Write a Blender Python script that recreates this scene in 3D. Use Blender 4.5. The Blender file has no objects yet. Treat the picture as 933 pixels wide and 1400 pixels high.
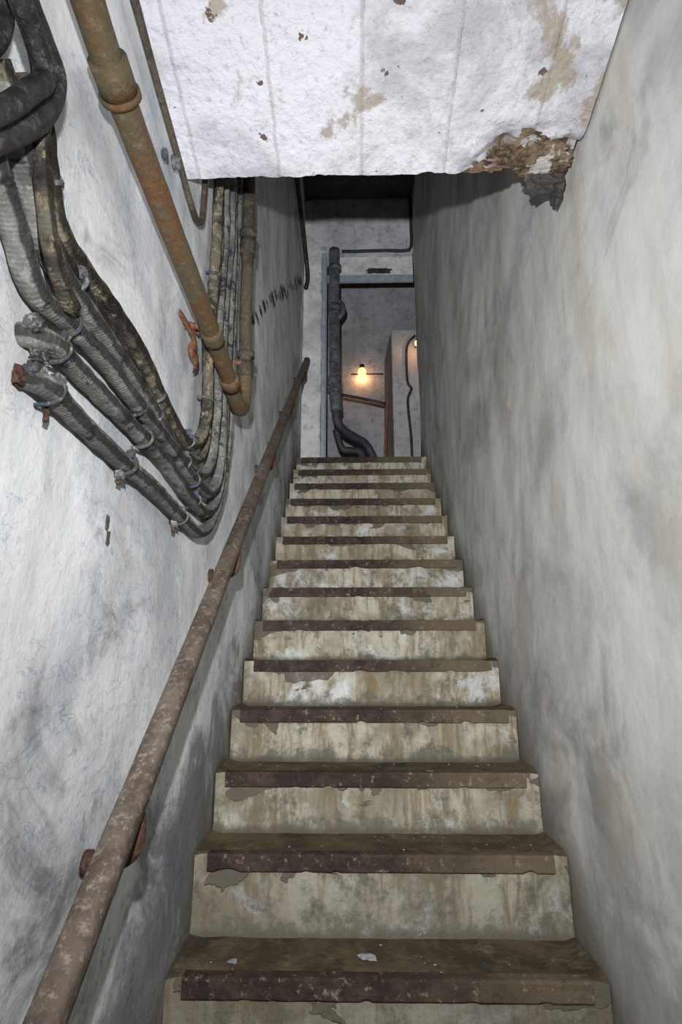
import bpy, bmesh, math, random
from mathutils import Vector, noise, Matrix
random.seed(4)
EYE = 1.54          # eye height above the lower floor; meshes are authored relative to the eye and lifted at the end
XL, XR = -0.485, 0.64
SC = bpy.context.scene.collection
bpy.context.scene.view_settings.view_transform = 'Standard'

# ------------------------------------------------------------------ material helpers
class T:
    def __init__(s, name):
        s.m = bpy.data.materials.new(name); s.m.use_nodes = True
        s.nt = s.m.node_tree; s.nt.nodes.clear()
        s.out = s.nt.nodes.new('ShaderNodeOutputMaterial')
        s.b = s.nt.nodes.new('ShaderNodeBsdfPrincipled')
        s.nt.links.new(s.b.outputs[0], s.out.inputs[0])
        s.tc = s.nt.nodes.new('ShaderNodeTexCoord')
        s.P = s.tc.outputs['Object']; s.UV = s.tc.outputs['UV']
    def L(s, a, b):
        if isinstance(a, (int, float)): b.default_value = a
        elif isinstance(a, tuple): b.default_value = a if len(a) == 4 or b.type == 'VECTOR' else (*a, 1)
        else: s.nt.links.new(a, b)
    def map(s, v, scale=(1,1,1), loc=(0,0,0), rot=(0,0,0)):
        n = s.nt.nodes.new('ShaderNodeMapping'); s.L(v, n.inputs[0])
        n.inputs['Scale'].default_value = scale; n.inputs['Location'].default_value = loc; n.inputs['Rotation'].default_value = rot
        return n.outputs[0]
    def noise(s, v, scale, det=6, rough=.6, dist=0):
        n = s.nt.nodes.new('ShaderNodeTexNoise'); s.L(v, n.inputs['Vector'])
        n.inputs['Scale'].default_value = scale; n.inputs['Detail'].default_value = min(det, 6 if scale < 10 else 4)
        n.inputs['Roughness'].default_value = rough; n.inputs['Distortion'].default_value = dist
        return n.outputs['Fac']
    def vor(s, v, scale):
        n = s.nt.nodes.new('ShaderNodeTexVoronoi'); s.L(v, n.inputs['Vector']); n.inputs['Scale'].default_value = scale
        return n.outputs['Distance']
    def ss(s, v, a, b, lo=0., hi=1.):
        n = s.nt.nodes.new('ShaderNodeMapRange'); n.interpolation_type = 'SMOOTHSTEP'
        s.L(v, n.inputs[0])
        if a > b: a, b, lo, hi = b, a, hi, lo
        n.inputs[1].default_value = a; n.inputs[2].default_value = b
        n.inputs[3].default_value = lo; n.inputs[4].default_value = hi
        return n.outputs[0]
    def mt(s, op, a, b=0., c=None):
        n = s.nt.nodes.new('ShaderNodeMath'); n.operation = op
        s.L(a, n.inputs[0]); s.L(b, n.inputs[1])
        if c is not None: s.L(c, n.inputs[2])
        return n.outputs[0]
    def mix(s, f, a, b, mode='MIX'):
        n = s.nt.nodes.new('ShaderNodeMix'); n.data_type = 'RGBA'; n.blend_type = mode
        s.L(f, n.inputs[0]); s.L(a, n.inputs[6]); s.L(b, n.inputs[7])
        return n.outputs[2]
    def xyz(s, v):
        n = s.nt.nodes.new('ShaderNodeSeparateXYZ'); s.L(v, n.inputs[0]); return n.outputs
    def bump(s, h, strength=.5, dist=.01, prev=None):
        n = s.nt.nodes.new('ShaderNodeBump'); n.inputs['Strength'].default_value = strength
        n.inputs['Distance'].default_value = dist; s.L(h, n.inputs['Height'])
        if prev is not None: s.L(prev, n.inputs['Normal'])
        return n.outputs[0]
    def fin(s, col, rough=.85, nrm=None, metal=0., spec=.3):
        s.L(col, s.b.inputs['Base Color']); s.L(rough, s.b.inputs['Roughness'])
        s.b.inputs['Metallic'].default_value = metal
        s.b.inputs['Specular IOR Level'].default_value = spec
        if nrm is not None: s.L(nrm, s.b.inputs['Normal'])
        return s.m

def stair_h(t):
    x = t.xyz(t.P)
    return t.mt('SUBTRACT', x[2], t.mt('MULTIPLY_ADD', x[1], .844, -2.21))   # height above nosing line

def mat_wall(name, white, grey, dark, warm, warm_amt, dark_amt, grit, seed, lowamt, bmp, blue=0.):
    t = T(name); P = t.map(t.P, loc=(seed, seed*1.7, seed*.6))
    h = stair_h(t); x = t.xyz(t.P)
    big = t.noise(P, 1.5, 8, .64, .5)
    c = t.mix(t.ss(big, .44, .66), white, grey)
    st = t.noise(t.map(P, scale=(1, 3.5, .7)), 2.0, 7, .55, .3)
    c = t.mix(t.mt('MULTIPLY', t.ss(st, .46, .68), warm_amt), c, warm)
    st2 = t.noise(t.map(P, scale=(1, 5, 1.1), loc=(3,1,2)), 2.0, 8, .6, .2)
    c = t.mix(t.mt('MULTIPLY', t.ss(st2, .48, .72), .40), c, grey)
    if blue:
        bl = t.noise(t.map(P, loc=(9,2,5), scale=(1,1,1.8), rot=(.7,0,0)), 5, 4, .6, 1.5)
        c = t.mix(t.mt('MULTIPLY', t.ss(t.mt('ABSOLUTE', t.mt('SUBTRACT', bl, .5)), .012, .0), t.mt('MULTIPLY', t.ss(big, .42, .50), blue)), c, (.22,.30,.48))
    mo = t.noise(P, 3.0, 12, .72, .8)
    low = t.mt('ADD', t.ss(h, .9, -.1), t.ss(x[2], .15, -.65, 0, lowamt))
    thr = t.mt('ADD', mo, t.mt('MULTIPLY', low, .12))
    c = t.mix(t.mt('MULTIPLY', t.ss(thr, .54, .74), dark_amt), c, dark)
    fine = t.noise(P, 38, 10, .8)
    c = t.mix(t.mt('MULTIPLY', t.ss(fine, .52, .72), t.mt('ADD', t.mt('MULTIPLY', t.ss(h, 1.3, .3), grit), grit*.35)), c, dark)
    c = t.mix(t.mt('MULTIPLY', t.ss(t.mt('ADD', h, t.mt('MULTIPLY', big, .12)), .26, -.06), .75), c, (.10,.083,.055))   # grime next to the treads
    b = t.bump(t.noise(P, 6, 5, .5), .4, .02)
    b = t.bump(t.noise(P, 55, 8, .7), bmp, .004, b)
    return t.fin(c, .85, b, spec=.2)

M_WL = mat_wall('painted_plaster_left', (.80,.82,.83), (.45,.48,.51), (.055,.06,.065), (.54,.50,.43), .28, .66, .42, 3.1, 1.0, .45, .5)
M_WR = mat_wall('painted_plaster_right', (.65,.65,.62), (.40,.40,.385), (.13,.12,.105), (.48,.435,.34), .55, .40, .15, 8.4, .9, .2)

def mat_soffit():
    t = T('whitewashed_board_concrete'); P = t.P; x = t.xyz(P)
    n = t.noise(P, 3.0, 9, .7, .5)
    c = t.mix(t.ss(n, .42, .62), (.66,.66,.71), (.43,.42,.46))
    f = t.mt('FRACT', t.mt('MULTIPLY', t.mt('ADD', x[0], 5.0), 1/.235))
    wob = t.mt('MULTIPLY', t.noise(t.map(P, scale=(1,3,1)), 9, 3), .05)
    f = t.mt('ADD', f, wob)
    line = t.mt('MULTIPLY', t.ss(f, .40, .425), t.ss(f, .455, .44))
    c = t.mix(t.mt('MULTIPLY', line, .30), c, (.22,.21,.21))
    pn = t.noise(t.map(P, loc=(4.3,1,0)), 3.4, 9, .66, .5)
    pr = t.mt('ADD', pn, t.mt('MULTIPLY', t.ss(x[0], .25, .60), .12))
    c = t.mix(t.mt('MULTIPLY', t.ss(pr, .60, .66), .75), c, (.29,.24,.165))
    fl = t.noise(P, 14, 6, .6)
    c = t.mix(t.ss(fl, .675, .69), c, (.13,.09,.075))
    c = t.mix(t.mt('MULTIPLY', t.ss(t.noise(P, 50, 8, .8), .54, .72), .55), c, (.22,.21,.21))
    dmg = t.mt('MULTIPLY', t.ss(x[0], .36, .42), t.ss(t.mt('ADD', x[1], t.mt('MULTIPLY', fl, .15)), 1.325, 1.37))
    c = t.mix(dmg, c, (.16,.11,.075))
    b = t.bump(t.noise(P, 22, 10, .7), .7, .014)
    b = t.bump(line, .5, .004, b)
    b = t.bump(t.vor(P, 55), .35, .005, b)
    return t.fin(c, .85, b, spec=.2)
M_SOF = mat_soffit()

def mat_conc(name, a, b_, c_, lines=True):
    t = T(name); P = t.P; x = t.xyz(P)
    c = t.mix(t.ss(t.noise(P, 2.0, 8, .65, .3), .38, .65), a, b_)
    c = t.mix(t.mt('MULTIPLY', t.ss(t.noise(P, 14, 8, .75), .50, .72), .7), c, c_)
    if lines:
        f = t.mt('FRACT', t.mt('MULTIPLY', t.mt('ADD', x[0], 5.1), 1/.27))
        c = t.mix(t.mt('MULTIPLY', t.ss(f, .05, .0), .35), c, c_)
    b = t.bump(t.noise(P, 30, 8, .7), .7, .01)
    return t.fin(c, .9, b, spec=.2)
M_CONC = mat_conc('raw_concrete', (.26,.27,.29), (.38,.39,.42), (.13,.13,.14))
M_CEIL = mat_conc('concrete_ceiling', (.38,.40,.42), (.58,.60,.63), (.15,.15,.16))
M_CEIL2 = mat_conc('shade_dark_ceiling', (.07,.075,.08), (.11,.115,.12), (.04,.04,.04))  # near-black colour paints in the slab's shadow on the upper ceiling
M_JAMB = mat_conc('whitewashed_pier', (.68,.70,.70), (.48,.49,.49), (.24,.21,.16), False)
M_DARKC = mat_conc('dark_rubble', (.05,.048,.045), (.10,.09,.08), (.03,.03,.03), False)
M_PILL = mat_conc('pillar_concrete', (.34,.34,.35), (.44,.43,.43), (.18,.17,.16), False)

def mat_riser():
    t = T('stained_riser_paint'); P = t.P; uv = t.xyz(t.UV); x = t.xyz(P)
    c = t.mix(t.ss(t.noise(P, 3.2, 8, .68, .5), .40, .60), (.44,.415,.335), (.24,.21,.15))
    dr = t.noise(t.map(P, scale=(5, 2, .9)), 4.5, 8, .72, .3)
    c = t.mix(t.mt('MULTIPLY', t.ss(dr, .45, .62), .85), c, (.17,.135,.075))
    dr2 = t.noise(t.map(P, scale=(6, 2, .7), loc=(5,0,3)), 5, 6, .6, .2)
    c = t.mix(t.mt('MULTIPLY', t.ss(dr2, .57, .70), .6), c, (.24,.15,.065))
    wh = t.noise(t.map(P, loc=(1,7,3)), 4.5, 8, .68, .5)
    c = t.mix(t.mt('MULTIPLY', t.ss(wh, .52, .64), t.ss(uv[1], .95, .45, 0, .8)), c, (.50,.51,.51))
    c = t.mix(t.ss(t.mt('ADD', t.noise(P, 9, 9, .8), t.ss(uv[1], .40, 0, 0, .12)), .49, .66, 0, .85), c, (.09,.085,.065))
    fl = t.mt('ADD', t.noise(t.map(P, scale=(1, 1, 1.6)), 5.0, 5, .5, .6), t.ss(uv[1], .35, .95, -.12, .10))
    flm = t.ss(fl, .60, .61)
    c = t.mix(flm, c, (.11,.095,.07))
    c = t.mix(t.ss(uv[1], .16, 0, 0, .85), c, (.05,.042,.026))
    c = t.mix(t.ss(x[2], -.15, -1.0, 0, .62), c, (.115,.105,.078))   # risers get darker towards the lowest steps
    b = t.bump(flm, .8, .005)
    b = t.bump(t.noise(P, 40, 8, .7), .5, .005, b)
    b = t.bump(t.noise(P, 9, 6, .6), .6, .02, b)
    r = t.ss(wh, .5, .68, .75, .35)
    return t.fin(c, r, b, spec=.35)
def mat_tread():
    t = T('dirty_tread'); P = t.P
    c = t.mix(t.ss(t.noise(P, 3.5, 9, .7, .4), .38, .62), (.05,.038,.022), (.12,.09,.053))
    c = t.mix(t.ss(t.noise(P, 12, 10, .78, .4), .50, .72, 0, .75), c, (.18,.145,.09))
    c = t.mix(t.ss(t.noise(t.map(P, loc=(2,2,2)), 5, 6, .65), .54, .66, 0, .8), c, (.03,.026,.018))
    b = t.bump(t.noise(P, 60, 8, .75), .8, .006)
    return t.fin(c, .85, b, spec=.25)
def mat_nose():
    t = T('worn_nosing'); P = t.P
    c = t.mix(t.ss(t.noise(P, 8, 9, .75, .3), .40, .62), (.028,.018,.015), (.065,.044,.034))
    x = t.xyz(P)
    c = t.mix(t.ss(t.mt('ADD', x[0], t.mt('MULTIPLY', t.noise(P, 6, 5, .7), .5)), .30, .80, 0, .65), c, (.155,.125,.078))
    c = t.mix(t.ss(t.noise(P, 34, 8, .8), .57, .68, 0, .75), c, (.26,.22,.16))
    c = t.mix(t.ss(t.noise(P, 5, 8, .8), .55, .66, 0, .6), c, (.03,.02,.015))
    b = t.bump(t.noise(P, 45, 8, .8), .7, .006)
    return t.fin(c, .75, b, spec=.25)
M_RISER, M_TREAD, M_NOSE = mat_riser(), mat_tread(), mat_nose()

def mat_rust(name, a, b_, c_, rough=.75, patch=None, speck=.8):
    t = T(name); P = t.P
    c = t.mix(t.ss(t.noise(P, 9, 8, .7, .3), .40, .60), a, b_)
    c = t.mix(t.ss(t.noise(P, 60, 8, .8), .50, .68, 0, speck), c, c_)
    if patch: c = t.mix(t.ss(t.noise(t.map(P, loc=(3,1,5)), 14, 7, .7), .53, .61, 0, .85), c, patch)
    b = t.bump(t.noise(P, 90, 8, .8), .8, .004)
    b = t.bump(t.noise(P, 16, 5, .6), .3, .006, b)
    return t.fin(c, rough, b, metal=.1, spec=.3)
M_RAIL = mat_rust('rusty_rail_steel', (.09,.067,.052), (.16,.125,.10), (.33,.285,.235), .6)
M_PIPE = mat_rust('rusty_painted_pipe', (.14,.07,.032), (.105,.088,.05), (.20,.152,.085), .7, (.105,.098,.066))
M_PIPE2 = mat_rust('grimy_dark_pipe', (.05,.042,.033), (.095,.08,.058), (.17,.145,.11), .75)
M_STRAP = mat_rust('orange_rust_warm_light', (.24,.095,.045), (.12,.05,.028), (.36,.22,.14), .8)  # rust on the metal; painted warm light on the strip by the pillar
M_BRK = mat_rust('rusty_bracket', (.06,.028,.02), (.11,.055,.036), (.17,.11,.08), .7)
M_FRAME = mat_rust('blue_grey_frame_paint', (.26,.32,.39), (.36,.41,.47), (.16,.15,.14), .6)
M_DRAIN = mat_rust('dark_drain_pipe', (.045,.052,.065), (.11,.125,.15), (.26,.28,.30), .55)
M_ELB = mat_rust('black_drain_elbow', (.02,.023,.03), (.045,.05,.06), (.10,.11,.12), .5)
M_CLAMP = mat_rust('corroded_clamp', (.05,.045,.042), (.13,.13,.13), (.36,.38,.40), .7, (.05,.075,.12))
M_BLACK = mat_rust('black_rubber', (.014,.014,.015), (.04,.038,.036), (.13,.12,.11), .55)

def mat_cable(name, a, b_, hi, lo):
    t = T(name); P = t.P; uv = t.xyz(t.UV)
    c = t.mix(t.ss(t.noise(P, 7, 8, .7, .4), .38, .60), a, b_)
    c = t.mix(t.ss(t.noise(P, 40, 8, .8), .48, .68, 0, .85), c, hi)
    w = t.mt('SINE', t.mt('ADD', t.mt('MULTIPLY', uv[0], 900.), t.mt('MULTIPLY', uv[1], 6.283)))
    c = t.mix(t.mt('MULTIPLY', t.ss(w, .3, 1.), .2), c, (.045,.043,.04))
    fl = t.mt('ADD', t.mt('SINE', t.mt('MULTIPLY_ADD', uv[1], 12.566, 1.)), t.mt('MULTIPLY', t.noise(P, 30, 5, .7), 1.6))
    c = t.mix(t.ss(fl, 1.2, 1.6, 0, .8), c, lo)
    c = t.mix(t.ss(t.noise(t.map(P, loc=(6,3,1)), 16, 9, .8, .5), .53, .65, 0, .85), c, lo)
    b = t.bump(w, .2, .0015)
    b = t.bump(t.noise(P, 80, 7, .8), .8, .005, b)
    return t.fin(c, .95, b, spec=.1)
M_CAB = mat_cable('dusty_armoured_cable', (.20,.20,.185), (.11,.11,.102), (.34,.335,.31), (.02,.019,.018))
M_CAB2 = mat_cable('peeling_cable', (.16,.145,.115), (.04,.036,.032), (.38,.31,.19), (.016,.014,.012))
def mat_emis(name, col, s):
    m = bpy.data.materials.new(name); m.use_nodes = True; nt = m.node_tree; nt.nodes.clear()
    e = nt.nodes.new('ShaderNodeEmission'); o = nt.nodes.new('ShaderNodeOutputMaterial')
    e.inputs[0].default_value = (*col, 1); e.inputs[1].default_value = s; nt.links.new(e.outputs[0], o.inputs[0]); return m
M_BULB = mat_emis('glowing_bulb', (1., .50, .17), 3.2)
def mat_spall():
    t = T('spalled_brick_concrete'); P = t.P
    c = t.mix(t.ss(t.noise(P, 16, 9, .75, .3), .40, .58), (.24,.17,.105), (.07,.045,.03))
    c = t.mix(t.ss(t.noise(P, 9, 5, .6), .52, .56, 0, .9), c, (.52,.50,.49))
    c = t.mix(t.ss(t.noise(P, 50, 8, .8), .5, .7, 0, .5), c, (.36,.30,.23))
    return t.fin(c, .9, t.bump(t.noise(P, 60, 9, .8), 1., .01), spec=.2)
M_SPALL = mat_spall()

# ------------------------------------------------------------------ geometry helpers
def add(name, verts, faces, mats, fm=None, uvs=None, smooth=True, parent=None):
    me = bpy.data.meshes.new(name); me.from_pydata([tuple(v) for v in verts], [], faces)
    for m in (mats if isinstance(mats, list) else [mats]): me.materials.append(m)
    if fm:
        for pl, i in zip(me.polygons, fm): pl.material_index = i
    if uvs:
        l = me.uv_layers.new(name='UVMap')
        for pl in me.polygons:
            for li in pl.loop_indices: l.data[li].uv = uvs[me.loops[li].vertex_index]
    for pl in me.polygons: pl.use_smooth = smooth
    me.update()
    o = bpy.data.objects.new(name, me); SC.objects.link(o)
    if parent: o.parent = parent
    return o
def empty(name):
    o = bpy.data.objects.new(name, None); SC.objects.link(o); o.empty_display_size = .1; return o
def grid(name, f, nu, nv, mat, parent=None, smooth=True):
    vs, uv = [], []
    for j in range(nv+1):
        for i in range(nu+1):
            vs.append(f(i/nu, j/nv)); uv.append((i/nu, j/nv))
    fs = [(j*(nu+1)+i, j*(nu+1)+i+1, (j+1)*(nu+1)+i+1, (j+1)*(nu+1)+i) for j in range(nv) for i in range(nu)]
    return add(name, vs, fs, mat, uvs=uv, smooth=smooth, parent=parent)
def boxg(lo, hi):
    x0,y0,z0 = lo; x1,y1,z1 = hi
    v = [(x0,y0,z0),(x1,y0,z0),(x1,y1,z0),(x0,y1,z0),(x0,y0,z1),(x1,y0,z1),(x1,y1,z1),(x0,y1,z1)]
    f = [(0,3,2,1),(4,5,6,7),(0,1,5,4),(1,2,6,5),(2,3,7,6),(3,0,4,7)]
    return v, f
def box(name, lo, hi, mat, bevel=.0, parent=None):
    v, f = boxg(lo, hi); o = add(name, v, f, mat, smooth=False, parent=parent)
    if bevel:
        b = o.modifiers.new('b', 'BEVEL'); b.width = bevel; b.segments = 2
    return o
def resample(pts, step):
    P = [Vector(q) for q in pts]; P = [P[0]*2-P[1]] + P + [P[-1]*2-P[-2]]
    out = []
    for i in range(1, len(P)-2):
        a,b,c,d = P[i-1],P[i],P[i+1],P[i+2]
        n = max(2, int((c-b).length/step))
        for k in range(n):
            t = k/n
            out.append(.5*((2*b)+(c-a)*t+(2*a-5*b+4*c-d)*t*t+(3*b-a-3*c+d)*t**3))
    out.append(P[-2]); return out
def tube(name, pts, r, mat, parent=None, seg=14, step=.012, sx=1., wob=0., smoothpath=True, cap=True, rf=None):
    pth = resample(pts, step) if smoothpath else [Vector(q) for q in pts]
    vs, fs, uv = [], [], []; s = 0; ref = Vector((1,0,0)); n = len(pth)
    for i, c in enumerate(pth):
        t = (pth[min(i+1,n-1)]-pth[max(i-1,0)]).normalized()
        a = ref - t*ref.dot(t)
        if a.length < 1e-3: a = Vector((0,1,0)) - t*t.y
        a.normalize(); b = t.cross(a); ref = a
        if i: s += (c-pth[i-1]).length
        for k in range(seg+1):
            th = 2*math.pi*k/seg
            rr = r*(rf(s) if rf else 1)
            if wob: rr *= 1+wob*noise.noise(c*28+Vector((math.cos(th),math.sin(th),r*99))*1.2)
            vs.append(c + a*math.cos(th)*rr*sx + b*math.sin(th)*rr); uv.append((s, k/seg))
    m = seg+1
    for i in range(n-1):
        for k in range(seg): fs.append((i*m+k, i*m+k+1, (i+1)*m+k+1, (i+1)*m+k))
    if cap:
        fs.append(tuple(range(seg-1,-1,-1))); fs.append(tuple((n-1)*m+k for k in range(seg)))
    return add(name, vs, fs, mat, uvs=uv, parent=parent)
def rock(name, c, size, mat, seed, amp=.35, rough=3., parent=None, rot=0, sub=3):
    bm = bmesh.new(); bmesh.ops.create_icosphere(bm, subdivisions=sub, radius=1)
    M = Matrix.Rotation(rot, 3, 'Z')
    for v in bm.verts:
        q = v.co.copy()
        q = Vector([math.copysign(abs(t)**.6, t) for t in q])
        d = 1+amp*noise.fractal(q*rough*.5+Vector((seed*3.1,seed,0)), .8, 2.1, 4)
        q = q*d; q = Vector((q.x*size[0], q.y*size[1], q.z*size[2])); v.co = Vector(c)+M@q
    me = bpy.data.meshes.new(name); bm.to_mesh(me); bm.free(); me.materials.append(mat)
    o = bpy.data.objects.new(name, me); SC.objects.link(o)
    if parent: o.parent = parent
    return o
def N3(x, y, z, s, o=4): return noise.fractal(Vector((x,y,z))*s, .9, 2.0, o)

# ------------------------------------------------------------------ staircase
STEPS = {1: (1.711, -.775)}
for n in range(-3, 1): STEPS[n] = (1.711+(n-1)*.2286, -.775+(n-1)*.193)
for n in range(2, 15): STEPS[n] = (1.711+(n-1)*.2267, -.748+(n-1)*.1918)
def build_stairs():
    par = empty('staircase')
    vs, fs, fm, uv = [], [], [], []
    NX = 130
    ns = sorted(STEPS)
    for idx, n in enumerate(ns):
        y, z = STEPS[n]; yr = y+.014
        zb = STEPS[ns[idx-1]][1] if idx else -EYE
        yb = STEPS[ns[idx+1]][0]+.014 if idx+1 < len(ns) else 6.88
        zt = z-.004
        rows = [(yr, zb-.004+(zt-zb+.004)*k/9., k/9., 0) for k in range(10)]
        trows = [(yr+(yb-yr)*k/8., zt, 0, 1) for k in range(9)]
        for kind, rr in ((0, rows), (1, trows)):
            base = len(vs)
            for (yy, zz, vv, _) in rr:
                for i in range(NX+1):
                    x = XL+(XR-XL)*i/NX
                    e = min(x-XL, XR-x)
                    cove = max(0, 1-e/.045)**2
                    if kind == 0:
                        ny = N3(x, yy, zz, 7)*.006 - .020*cove - .010*max(0, 1-vv*4)**2
                        vs.append((x, yy+ny, zz))
                    else:
                        nz = N3(x, yy, zz, 9)*.002 + .014*cove
                        yo = (N3(x, yy, zz, 7)*.006 - .020*cove) if yy in (rr[0][0],) else 0
                        vs.append((x, yy+yo, zz+nz*(0 if yy == rr[0][0] else 1)))
                    uv.append((x, vv))
            for j in range(len(rr)-1):
                for i in range(NX):
                    a = base+j*(NX+1)+i
                    fs.append((a, a+1, a+NX+2, a+NX+1)); fm.append(kind)
    add('risers_and_treads', vs, fs, [M_RISER, M_TREAD], fm, uv, parent=par)
    vs, fs, uv = [], [], []
    for n in ns:
        y, z = STEPS[n]
        x0, x1 = -.450+random.uniform(-.006,.008), .606+random.uniform(-.008,.008)
        prof = [(.040,-.002),(.006,-.0005),(.001,-.002),(.0,-.008),(.0,-.022),(.0,-.036),(.0,-.047),(.0015,-.050),(.012,-.051),(.030,-.051)]
        NXn = 150; base = len(vs); m = len(prof)
        for i in range(NXn+1):
            x = x0+(x1-x0)*i/NXn
            chip = max(0, noise.noise(Vector((x*11, n*5.3, 0)))-.35)*.025 + max(0, noise.noise(Vector((x*40, n*2.3, 4)))-.25)*.010
            low = max(0, noise.noise(Vector((x*17, n*3.3, 9)))-.3)*.02
            for k, (dy, dz) in enumerate(prof):
                fy = dy + (chip if 1 <= k <= 4 else 0) + N3(x, n, dz*4, 20)*.0009
                fz = dz - (chip*.3 if 1 <= k <= 3 else 0) + (low if k in (6,7,8) else 0)
                vs.append((x, y+fy, z+fz)); uv.append((x, k/m))
        for i in range(NXn):
            for k in range(m-1):
                a = base+i*m+k; fs.append((a, a+1, a+m+1, a+m))
        fs.append(tuple(base+k for k in range(m-1,-1,-1))); fs.append(tuple(base+NXn*m+k for k in range(m)))
    o = add('nosing_strips', vs, fs, M_NOSE, None, uv, smooth=False, parent=par)
    bm = bmesh.new()
    for i in range(70):
        n = random.choice([1,1,2,2,3,3,4,5,6,7]); y, z = STEPS[n]
        c = Vector((random.uniform(-.42,.58), y+random.uniform(.04,.2), z-.003)); s = random.choice([.0015,.002,.003])
        r = bmesh.ops.create_icosphere(bm, subdivisions=1, radius=s)
        for v in r['verts']: v.co = Vector((v.co.x*random.uniform(.8,1.8), v.co.y, v.co.z*.6))+c
    for (x, yy, s) in [(-.33,1.80,.010),(.03,1.835,.016),(.05,1.82,.010),(.27,2.20,.012)]:
        n = 1 if yy < 1.9 else 3
        r = bmesh.ops.create_icosphere(bm, subdivisions=2, radius=s)
        for v in r['verts']:
            v.co = Vector((v.co.x*1.4, v.co.y, v.co.z*.2))*(1+.9*noise.noise(v.co*150))+Vector((x, yy, STEPS[n][1]-.003))
    me = bpy.data.meshes.new('plaster_crumbs'); bm.to_mesh(me); bm.free(); me.materials.append(M_CONC)
    o = bpy.data.objects.new('plaster_crumbs', me); SC.objects.link(o); o.parent = par
build_stairs()
LAND = STEPS[14][1]

# ------------------------------------------------------------------ room shell
TOP = 4.78; TOP2 = 5.7
def wl(u, v):
    y = -1.3+u*6.3; z = -EYE+v*(TOP+EYE)
    d = N3(1, y, z, 1.4)*.008+N3(5, y, z, 7)*.0022
    return (XL-.004+min(.004, d), y, z)
def wr(u, v):
    y = -1.3+u*6.3; z = -EYE+v*(TOP+EYE)
    d = N3(2, y, z, 1.2)*.010+N3(6, y, z, 5)*.002
    return (XR+.004-min(.004, d), y, z)
grid('wall_left', wl, 260, 200, M_WL)
grid('wall_right', wr, 260, 200, M_WR)
box('floor', (XL, -1.3, -EYE-.05), (XR, .82, -EYE), M_TREAD)
box('wall_back', (XL, -1.4, -EYE), (XR, -1.3, 2.4), M_WR)

def soffit():
    NX, NY = 190, 130
    vs, uv = [], []
    def under(y): return 1.478-(y-.96)*.283
    YE = 1.352
    rows = []
    for j in range(NY+1):
        t = j/NY; y = -1.3+(YE+1.3)*(1-(1-t)**2.2); rows.append(('u', y))
    for k in range(1, 14): rows.append(('f', k/13))
    for kind, q in rows:
        for i in range(NX+1):
            x = XL+(XR-XL)*i/NX
            edge = N3(x, 3, 0, 6)*.012+N3(x, 9, 0, 30)*.005
            dm = min(1, max(0, (x-.30)/.12))
            if kind == 'u':
                y = q; near = max(0, 1-(YE-y)/.10)
                z = under(y)+N3(x, y, 0, 4)*.004+N3(x, y, 3, 24)*.0016
                near2 = max(0, 1-(YE-y)/.14)
                zc = min(1, near2*1.6)
                pit = max(0, dm*zc*(.55+.9*N3(x, y, 5, 9)))
                z += pit*.055 + near*max(0, edge)*.8
                y2 = y+near*(edge-.012) - near*dm*.03*abs(N3(x,1,1,14))
                vs.append((x, y2, z))
            else:
                z = under(YE)+.03+(TOP-under(YE))*q**2
                vs.append((x, YE-.012+edge*(1-q)+N3(x, 2, z, 12)*.004, z))
            uv.append((x, 0))
    n = len(rows)
    fs = [(j*(NX+1)+i, (j+1)*(NX+1)+i, (j+1)*(NX+1)+i+1, j*(NX+1)+i+1) for j in range(n-1) for i in range(NX)]
    return add('ceiling', vs, fs, M_SOF, None, uv)
soffit()
sp = empty('spalled_concrete_edge')
specs = [(.40,1.335,1.405,.050,.03,.008),(.45,1.31,1.400,.045,.03,.009),(.50,1.335,1.400,.06,.03,.008),(.44,1.345,1.425,.07,.02,.008),
         (.55,1.30,1.410,.055,.035,.009),(.60,1.28,1.425,.035,.04,.011),(.54,1.345,1.430,.07,.02,.008),(.595,1.335,1.445,.04,.025,.010),
         (.50,1.27,1.412,.04,.03,.008),(.58,1.33,1.395,.045,.025,.010),(.61,1.22,1.44,.022,.04,.012),(.36,1.34,1.395,.04,.02,.005),
         (.56,1.345,1.375,.05,.02,.008),(.53,1.34,1.385,.05,.02,.007),(.61,1.17,1.455,.02,.035,.010)]
for i, (x,y,z,a,b,c) in enumerate(specs):
    rock('fragment_%d' % (i+1), (x,y,z), (a,b,c), M_SPALL, i+1, .6, 5, sp, random.uniform(-.4,.4))
rock('mortar_lump', (.565,1.375,1.362), (.050,.03,.022), M_DARKC, 31, .45, 4, sp, .1)
rock('mortar_lump_2', (.612,1.40,1.36), (.014,.03,.040), M_DARKC, 37, .45, 4, sp, .0)

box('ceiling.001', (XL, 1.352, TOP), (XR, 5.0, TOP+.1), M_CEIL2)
box('header_beam', (XL+.08, 4.98, 4.12), (XR, 5.22, TOP), M_CEIL, .006)
def pier_g():
    NZ = 120
    vs=[]; fs=[]
    for j in range(NZ+1):
        z = LAND-.01+(TOP-LAND+.01)*j/NZ
        ring = [(XL,5.0),(-.43,5.0),(-.38,5.0),(-.33,5.0),(-.305,5.0),(-.30,5.01),(-.30,5.06),(-.30,5.16)]
        for (x,y) in ring: vs.append((x+N3(x,y,z,9)*.008*(x>-.47), y+N3(x,y,z,7)*.012, z))
    m=8
    for j in range(NZ):
        for k in range(m-1): fs.append((j*m+k,j*m+k+1,(j+1)*m+k+1,(j+1)*m+k))
    return add('wall_pier', vs, fs, M_JAMB)
pier_g()
def over(u, v):
    x=-.125+u*(XR+.125); z=3.875+v*(.26); return (x, 5.07+N3(x,1,z,8)*.012, z+ (N3(x,0,0,9)*.012 if v==0 else 0))
grid('wall_overdoor', over, 60, 16, M_JAMB)
rock('wall_hole', (.29,5.065,3.945), (.12,.012,.030), M_BLACK, 5, .5, 4)
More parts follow.
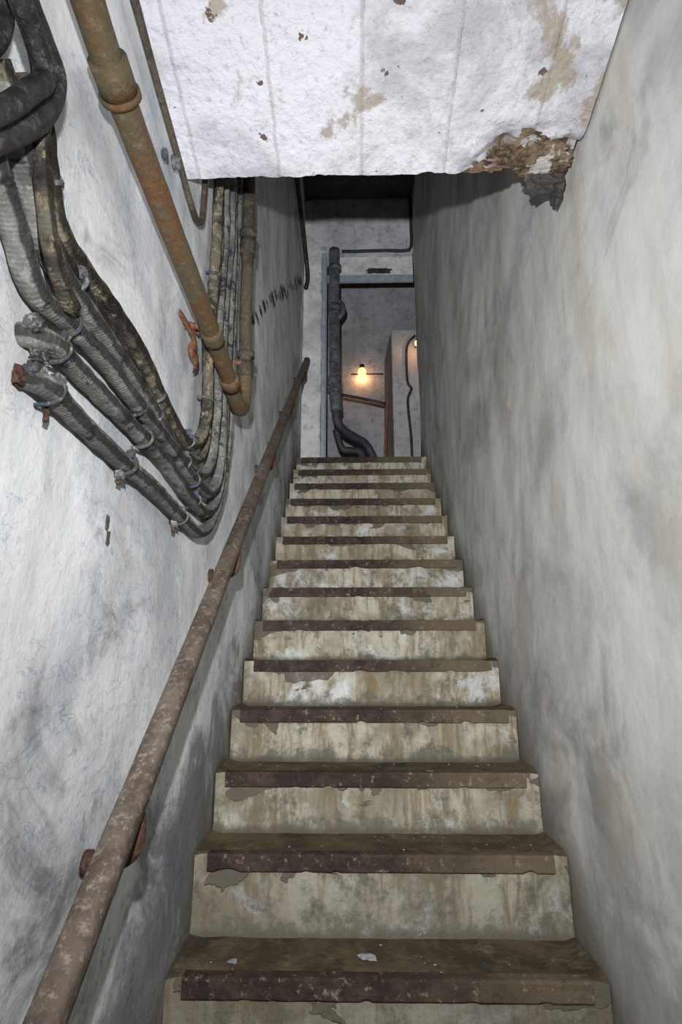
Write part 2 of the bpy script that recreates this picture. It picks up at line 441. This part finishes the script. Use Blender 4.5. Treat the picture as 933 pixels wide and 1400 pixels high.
tube('black_soffit_cable', [(-.095,4.96,4.105),(.05,4.955,4.10),(.35,4.955,4.105),(.55,4.955,4.10),(.615,4.95,4.14),(.622,4.95,4.4),(.622,4.95,4.75)], .016, M_BLACK, None, 10, .04)
box('wall_far', (-1.6, 6.9, 1.2), (1.8, 7.0, TOP2), M_CONC)
box('wall_room_left', (-1.6, 5.22, 1.2), (-1.5, 6.9, TOP2), M_CONC)
box('wall_room_right', (1.7, 5.22, 1.2), (1.8, 6.9, TOP2), M_CONC)
box('ceiling.002', (-1.6, 5.22, TOP2), (1.8, 7.0, TOP2+.1), M_CONC)
box('wall_room_front', (-1.6, 5.18, TOP), (1.8, 5.22, TOP2), M_CONC)

# ------------------------------------------------------------------ door frame
fr = empty('door_frame')
box('post', (-.298, 5.0, LAND), (-.258, 5.07, 4.12), M_FRAME, .003, fr)
box('post_flange', (-.262, 5.045, LAND), (-.250, 5.06, 4.12), M_FRAME, .002, fr)
box('head_bar', (-.245, 5.03, 3.80), (XR-.004, 5.065, 3.875), M_FRAME, .003, fr)
box('head_lip', (-.245, 5.022, 3.792), (XR-.004, 5.03, 3.812), M_FRAME, .002, fr)

# ------------------------------------------------------------------ drain pipe (runs just in front of the head bar)
dp = empty('drain_pipe')
def Y(y, L): return [(a, y, b) for a, b in L]
tube('stack', [(-.172,4.955,4.115),(-.172,4.955,3.5),(-.160,4.955,2.57),(-.150,4.955,2.32)], .055, M_DRAIN, dp, 20, .05, wob=.05)
for i, (z,w) in enumerate([(3.92,.05),(3.46,.06),(3.38,.03),(2.66,.07),(2.54,.03)]):
    tube('collar_%d' % i, [(-.166,4.955,z),(-.166,4.955,z-w)], .066, M_DRAIN, dp, 20, .02)
tube('side_branch', [(-.165,4.955,3.54),(-.10,4.955,3.48),(-.085,4.955,3.40),(-.13,4.955,3.32)], .028, M_DRAIN, dp, 14, .02)
tube('elbow', [(-.150,4.96,2.36),(-.14,4.98,2.22),(-.07,5.04,2.15),(.02,5.12,2.12),(.12,5.18,2.08),(.18,5.22,2.00),(.23,5.24,1.88),(.25,5.25,1.76)], .042, M_ELB, dp, 16, .02)
tube('elbow_2', [(-.16,5.22,2.24),(-.10,5.26,2.06),(-.02,5.26,2.04),(.08,5.27,2.02),(.12,5.27,1.90),(.13,5.27,1.76)], .035, M_ELB, dp, 16, .02)
tube('thin_pipe', [(-.11,5.6,2.81),(.12,5.6,2.76),(.36,5.6,2.70)], .016, M_ELB, dp, 12, .05)

def pillar():
    v = [(.44,5.6,1.74),(.44,5.6,3.60),(.80,5.6,3.60),(.80,5.6,1.74),(.36,6.25,1.74),(.40,6.25,3.60),(.80,6.25,3.60),(.80,6.25,1.74),]
    f = [(0,3,2,1),(0,1,5,4),(1,2,6,5),(2,3,7,6),(4,5,6,7)]
    o = add('concrete_pillar', v, f, M_PILL, smooth=False); b = o.modifiers.new('b','BEVEL'); b.width=.012; b.segments=2
    return o
pillar()
tube('hanging_cable', Y(5.57, [(.70,3.50),(.63,3.42),(.60,3.30),(.60,2.95),(.64,2.86),(.60,2.75),(.60,2.6),(.62,2.27),(.62,1.76)]), .014, M_BLACK, None, 10, .02)
lb = empty('warm_lit_strip')  # added strip; its orange colour stands in for warm light on the pillar's side
v = [(.30,5.50,1.74),(.33,5.50,1.74),(.39,5.55,2.75),(.37,5.55,2.75),(.30,5.53,1.74),(.33,5.53,1.74),(.39,5.58,2.75),(.37,5.58,2.75)]
add('warm_lit_face', v, [(0,1,2,3),(4,7,6,5),(0,3,7,4),(1,5,6,2),(3,2,6,7)], M_STRAP, smooth=False, parent=lb)

def lamp(name, c, s, en):
    par = empty(name)
    bm = bmesh.new(); bmesh.ops.create_uvsphere(bm, u_segments=20, v_segments=12, radius=s)
    for q in bm.verts:
        if q.co.z > 0: q.co.z *= 1.25
    me = bpy.data.meshes.new('bulb'); bm.to_mesh(me); bm.free(); me.materials.append(M_BULB)
    for pl in me.polygons: pl.use_smooth = True
    o = bpy.data.objects.new('bulb', me); SC.objects.link(o); o.parent = par; o.location = c
    tube('socket', [(c[0],c[1],c[2]+s*1.0),(c[0],c[1],c[2]+s*2.0)], s*.55, M_BLACK, par, 14, .02)
    tube('arm', [(c[0],c[1],c[2]+s*1.9),(c[0],c[1]+.08,c[2]+s*2.2),(c[0],6.9 if c[1]>6.2 else c[1]+.15,c[2]+s*1.6)], .008, M_BLACK, par, 8, .02)
    ld = bpy.data.lights.new('bulb_light', 'POINT'); ld.energy = en; ld.color = (1,.48,.18); ld.shadow_soft_size = s
    l = bpy.data.objects.new('bulb_light', ld); SC.objects.link(l); l.parent = par; l.location = (c[0], c[1]+s*1.4, c[2])
    return par
lp = lamp('bulb_lamp', (.135, 6.74, 3.70), .055, 5.5)
tube('bracket_bar', [(-.01,6.84,3.73),(.42,6.84,3.73)], .010, M_BLACK, lp, 8, .1)
lamp('bulb_lamp.001', (.70, 5.40, 3.30), .03, 1.2)

# ------------------------------------------------------------------ handrail
hr = empty('handrail')
RX = -.402
a = Vector((RX, .61, -.665)); b_ = Vector((RX, 4.58, 2.65))
path = [a+(b_-a)*i/140 for i in range(141)]
def rail():
    d = (b_-a).normalized(); nrm = Vector((1,0,0)).cross(d).normalized()
    prof = [(-.025,-.012),(-.025,.004),(-.022,.011),(-.014,.0155),(0,.017),(.014,.0155),(.022,.011),(.025,.004),(.025,-.012),(.021,-.016),(0,-.016),(-.021,-.016)]
    vs, fs = [], []; m = len(prof)
    for i, c in enumerate(path):
        for k,(x,z) in enumerate(prof):
            w = 1+.03*noise.noise(c*9+Vector((k,0,0)))
            vs.append(c+Vector((1,0,0))*x*w+nrm*z*w*1.2)
    for i in range(140):
        for k in range(m): fs.append((i*m+k, i*m+(k+1)%m, (i+1)*m+(k+1)%m, (i+1)*m+k))
    fs.append(tuple(range(m))); fs.append(tuple(140*m+k for k in range(m)))
    add('rail_bar', vs, fs, M_RAIL, parent=hr)
rail()
for i, y in enumerate([1.14, 1.90, 2.68, 3.48, 4.3]):
    z = -.665+(y-.61)*.8350
    tube('bracket_%d' % (i+1), [(RX,y,z-.018),(RX+.008,y,z-.06),(RX+.004,y,z-.10),(RX-.03,y,z-.122),(-.484,y,z-.122)], .015, M_BRK, hr, 12, .006)
    tube('rosette_%d' % (i+1), [(-.484,y,z-.122),(-.474,y,z-.122)], .022, M_BRK, hr, 16, .01)
    box('saddle_%d' % (i+1), (RX-.017,y-.03,z-.028), (RX+.017,y+.03,z-.019), M_BRK, .002, hr)

# ------------------------------------------------------------------ pipes
rp = empty('rusty_pipe')
X = lambda x, L: [(x, a, b) for a, b in L]
PX = -.405
tube('run', X(PX, [(.40,1.01),(.58,.998),(.64,.99),(.715,.972),(.944,.953),(1.277,.934),(1.58,.917),(1.715,.905)]), .026, M_PIPE, rp, 20, .03, wob=.04)
tube('bend', X(PX, [(1.70,.906),(1.775,.891),(1.86,.886),(1.925,.92),(1.95,.99),(1.945,1.067)]), .027, M_PIPE, rp, 20, .01, wob=.06)
tube('drop', X(PX, [(1.945,1.05),(1.925,1.153),(1.897,1.315),(1.878,1.59),(1.84,1.906),(1.81,2.5)]), .024, M_PIPE2, rp, 20, .03, wob=.04)
for i,(y0,z0,y1,z1,r) in enumerate([(.71,.974,.765,.969,.033),(.765,.969,.775,.968,.037),(1.43,.926,1.49,.923,.031),(1.68,.909,1.735,.902,.032)]):
    tube('coupling_%d' % i, X(PX, [(y0,z0),(y1,z1)]), r, M_PIPE, rp, 20, .02, wob=.06)
for i,(z0,z1,r) in enumerate([(1.05,1.11,.031),(1.13,1.15,.034),(1.55,1.61,.031),(1.63,1.65,.033)]):
    yy=lambda z: 1.945-(z-1.05)*.12
    tube('drop_coupling_%d' % i, X(PX, [(yy(z0),z0),(yy(z1),z1)]), r, M_PIPE2, rp, 20, .02, wob=.07)
tube('hanger', [(-.484,1.90,1.10),(-.45,1.91,1.10),(-.41,1.92,1.10)], .010, M_STRAP, rp, 10, .01, wob=.3)
tube('hanger_2', [(-.484,1.44,.95),(-.445,1.45,.95),(-.41,1.46,.945)], .010, M_STRAP, rp, 10, .01, wob=.3)

cp = empty('conduit_pipe')
tube('run', X(-.462, [(.40,1.40),(.81,1.37),(.88,1.375),(1.03,1.345),(1.22,1.31),(1.34,1.285),(1.41,1.285),(1.455,1.32),(1.462,1.37),(1.462,1.47),(1.45,1.56)]), .0095, M_PIPE2, cp, 12, .01)
rock('saddle', (-.468,1.22,1.30), (.012,.014,.018), M_CLAMP, 3, .3, 3, cp)
rock('saddle_2', (-.468,1.14,1.24), (.008,.010,.013), M_CLAMP, 4, .3, 3, cp)

tube('rusty_strap', [(-.478,1.37,.945),(-.464,1.41,.93),(-.457,1.45,.92),(-.450,1.44,.89),(-.457,1.43,.862),(-.452,1.47,.852),(-.464,1.51,.842)], .012, M_STRAP, None, 8, .006, sx=.25, wob=.8)

# ------------------------------------------------------------------ cables
cb = empty('cable_bundle')
C = {
 'cable_1': (-.456, [(.60,.80),(.65,.76),(.69,.70),(.75,.655),(.89,.652),(1.06,.645),(1.21,.61),(1.38,.59),(1.52,.61),(1.61,.69),(1.62,.81),(1.59,.97),(1.62,1.18),(1.63,1.40),(1.60,1.60),(1.60,2.1)], M_CAB2),
 'cable_2': (-.458, [(.57,.74),(.61,.69),(.66,.655),(.72,.61),(.82,.592),(.98,.58),(1.18,.56),(1.41,.53),(1.61,.55),(1.72,.63),(1.745,.83),(1.71,1.02),(1.72,1.26),(1.74,1.50),(1.69,1.70),(1.69,2.2)], M_CAB),
 'cable_3': (-.456, [(.53,.66),(.57,.61),(.63,.575),(.70,.525),(.79,.53),(.91,.54),(1.09,.53),(1.32,.53),(1.52,.515),(1.71,.525),(1.81,.62),(1.83,.82),(1.79,1.07),(1.79,1.31),(1.80,1.56),(1.76,1.76),(1.76,2.3)], M_CAB),
 'cable_4': (-.459, [(.735,.468),(.765,.471),(.83,.475),(.96,.48),(1.10,.48),(1.29,.475),(1.52,.45),(1.71,.46),(1.86,.56),(1.885,.75),(1.86,1.04),(1.86,1.36),(1.87,1.59),(1.83,1.80),(1.83,2.3)], M_CAB),
 'cable_5': (-.459, [(.745,.404),(.775,.403),(.82,.40),(.93,.397),(1.09,.392),(1.24,.39),(1.45,.378),(1.65,.382),(1.80,.46),(1.91,.64),(1.93,.89),(1.92,1.12),(1.92,1.5),(1.90,2.3)], M_CAB),
}
for k,(x,L,m) in C.items():
    L2 = [(x+.004*math.sin(i*1.3+len(k)), a, b) for i,(a,b) in enumerate(L)]
    if k in ('cable_4', 'cable_5'):      # these two turn out of the wall at their anchor
        (q, y0, z0) = L2[0]; L2[0] = (-.472, y0, z0); L2.insert(0, (-.492, y0-.006, z0))
    tube(k, L2, .0185, m, cb, 18, .006, wob=.14)
tube('cable_6', [(-.462,a,b) for a,b in [(.56,.77),(.61,.735),(.655,.675),(.72,.635),(.82,.622),(.97,.612),(1.18,.588),(1.39,.562),(1.57,.58),(1.665,.66),(1.68,.82),(1.65,1.0),(1.67,1.22),(1.685,1.45),(1.645,1.66),(1.645,2.2)]], .013, M_CAB2, cb, 14, .006, wob=.2)
tube('dangling_sheath', X(-.432, [(.59,.76),(.62,.71),(.66,.62),(.70,.56),(.76,.53)]), .013, M_CAB2, cb, 14, .006, wob=.3)
def clamp(y, z, ang, s=1.):
    par = cb
    i = len([o for o in bpy.data.objects if o.name.startswith('clamp')])
    pts = []
    for k in range(9):
        th = math.pi*k/8
        pts.append(Vector((-.480+.044*math.sin(th)**.6 if 0<k<8 else -.480, math.cos(th)*.022, 0)))
    M = Matrix.Rotation(ang, 3, 'X')
    pts = [M@Vector((0,q.y,q.z))+Vector((q.x,y,z)) for q in pts]
    tube('clamp_%d' % i, pts, .0045*s, M_CLAMP, par, 8, .005, sx=.7, wob=.6)
    rock('clamp_bolt_%d' % i, pts[1]+Vector((.004,0,0)), (.009*s,.009*s,.009*s), M_CLAMP, i*1.7+.5, .6, 3, par, sub=2)
for (y,z,an) in [(.80,.53,1.6),(.80,.61,1.5),(1.20,.605,1.3),(1.20,.555,1.45),(1.15,.478,1.57),(1.10,.53,1.57),(1.54,.51,1.57),(1.56,.455,1.57),(1.45,.378,1.57),(1.44,.53,1.6),
                 (1.46,.60,1.9),(1.08,.392,1.57),(.78,.402,1.57),(.78,.472,1.57),(1.62,.80,0),(1.73,.85,0),(1.82,.80,0),(1.71,1.18,0),(1.80,1.18,0),(1.62,1.25,0),(1.74,1.45,0),(1.87,1.3,0),(.69,.70,.8)]:
    clamp(y, z, an)
for i,(y,z,s) in enumerate([(.728,.478,.018),(.745,.440,.012),(.738,.412,.014),(.755,.425,.010),(1.07,.365,.011),(1.43,.352,.010),(1.60,1.10,.012),(1.50,.97,.010)]):
    rock('anchor_lump_%d' % i, (-.464,y,z), (s*.7,s,s*.8), M_CLAMP if i not in (6,7) else M_STRAP, i*2.2+9, .6, 5, cb)
for i,(y,z) in enumerate([(.80,.37),(1.08,.36),(1.44,.345)]):
    tube('anchor_stub_%d' % i, [(-.480,y,z+.02),(-.47,y-.004,z+.005),(-.468,y-.008,z-.012)], .0045, M_BRK, cb, 8, .004, wob=.5)
rock('rusty_anchor', (-.474,.725,.398), (.007,.013,.014), M_BRK, 77, .5, 4, cb)

bk = empty('black_rubber_cables')
tube('cable_a', [(-.43,.44,.95),(-.43,.53,.86),(-.425,.575,.83),(-.42,.612,.80),(-.42,.602,.73),(-.42,.56,.65),(-.425,.50,.56),(-.43,.44,.48)], .017, M_BLACK, bk, 16, .006)
tube('cable_b', [(-.40,.42,.86),(-.40,.49,.785),(-.40,.525,.77),(-.398,.56,.74),(-.398,.54,.69),(-.40,.50,.61),(-.405,.43,.5)], .014, M_BLACK, bk, 16, .006)
tube('cable_c', [(-.44,.46,.64),(-.44,.51,.71),(-.44,.53,.79),(-.44,.50,.85)], .011, M_BLACK, bk, 14, .006)
tube('cable_d', [(-.445,.50,.95),(-.442,.565,.87),(-.442,.62,.80),(-.444,.64,.73),(-.446,.62,.68)], .012, M_BLACK, bk, 14, .006)

tube('black_wall_cable', [(-.455,3.2,3.9),(-.455,3.88,3.97),(-.455,4.22,3.99),(-.455,4.53,3.97),(-.45,4.80,3.92),(-.44,4.9,3.80),(-.44,4.91,3.72),(-.455,4.90,3.63)], .022, M_BLACK, None, 12, .02)

ch = empty('plaster_chips')
for i in range(24):
    t = i/23; y = 2.45+(4.75-2.45)*t; z = 1.66+(y-2.45)*.835+random.uniform(-.03,.05)
    s = random.uniform(.008,.022)
    rock('chip_%d' % i, (XL+.001,y,z), (.002,s*random.uniform(2.,4.),s*random.uniform(.5,1.2)), M_DARKC if i%4 else M_SPALL, i+50, .9, 5, ch, sub=3)
for i,(y,z) in enumerate([(1.08,.27),(1.09,.24)]):
    rock('chip_b%d' % i, (XL+.001,y,z), (.002,.006,.014), M_DARKC, i+90, .5, 4, ch)

# ------------------------------------------------------------------ lights
ld = bpy.data.lights.new('camera_flash', 'SPOT'); ld.energy = 112; ld.spot_size = math.radians(160); ld.spot_blend = 1.; ld.shadow_soft_size = .012
ld.color = (.99,.995,1.)
ld.use_nodes = True; nt = ld.node_tree; e = nt.nodes.get('Emission') or nt.nodes.new('ShaderNodeEmission')
lf = nt.nodes.new('ShaderNodeLightFalloff'); lf.inputs['Strength'].default_value = 1.; lf.inputs['Smooth'].default_value = .7
nt.links.new(lf.outputs['Linear'], e.inputs['Strength'])
l = bpy.data.objects.new('camera_flash', ld); SC.objects.link(l); l.location = (-.06,.06,.27); l.rotation_euler = (math.radians(102),0,0)
w = bpy.data.worlds.new('world'); bpy.context.scene.world = w; w.use_nodes = True
w.node_tree.nodes['Background'].inputs[0].default_value = (.6,.65,.7,1); w.node_tree.nodes['Background'].inputs[1].default_value = .01

# ------------------------------------------------------------------ camera
cd = bpy.data.cameras.new('camera'); cd.sensor_fit = 'VERTICAL'; cd.sensor_height = 36; cd.lens = 20.0; cd.clip_start = .02
cam = bpy.data.objects.new('camera', cd); SC.objects.link(cam)
cam.rotation_euler = (math.radians(105), 0, math.radians(1.2)); bpy.context.scene.camera = cam

for o in list(bpy.data.objects):
    if o.parent is None: o.location.z += EYE
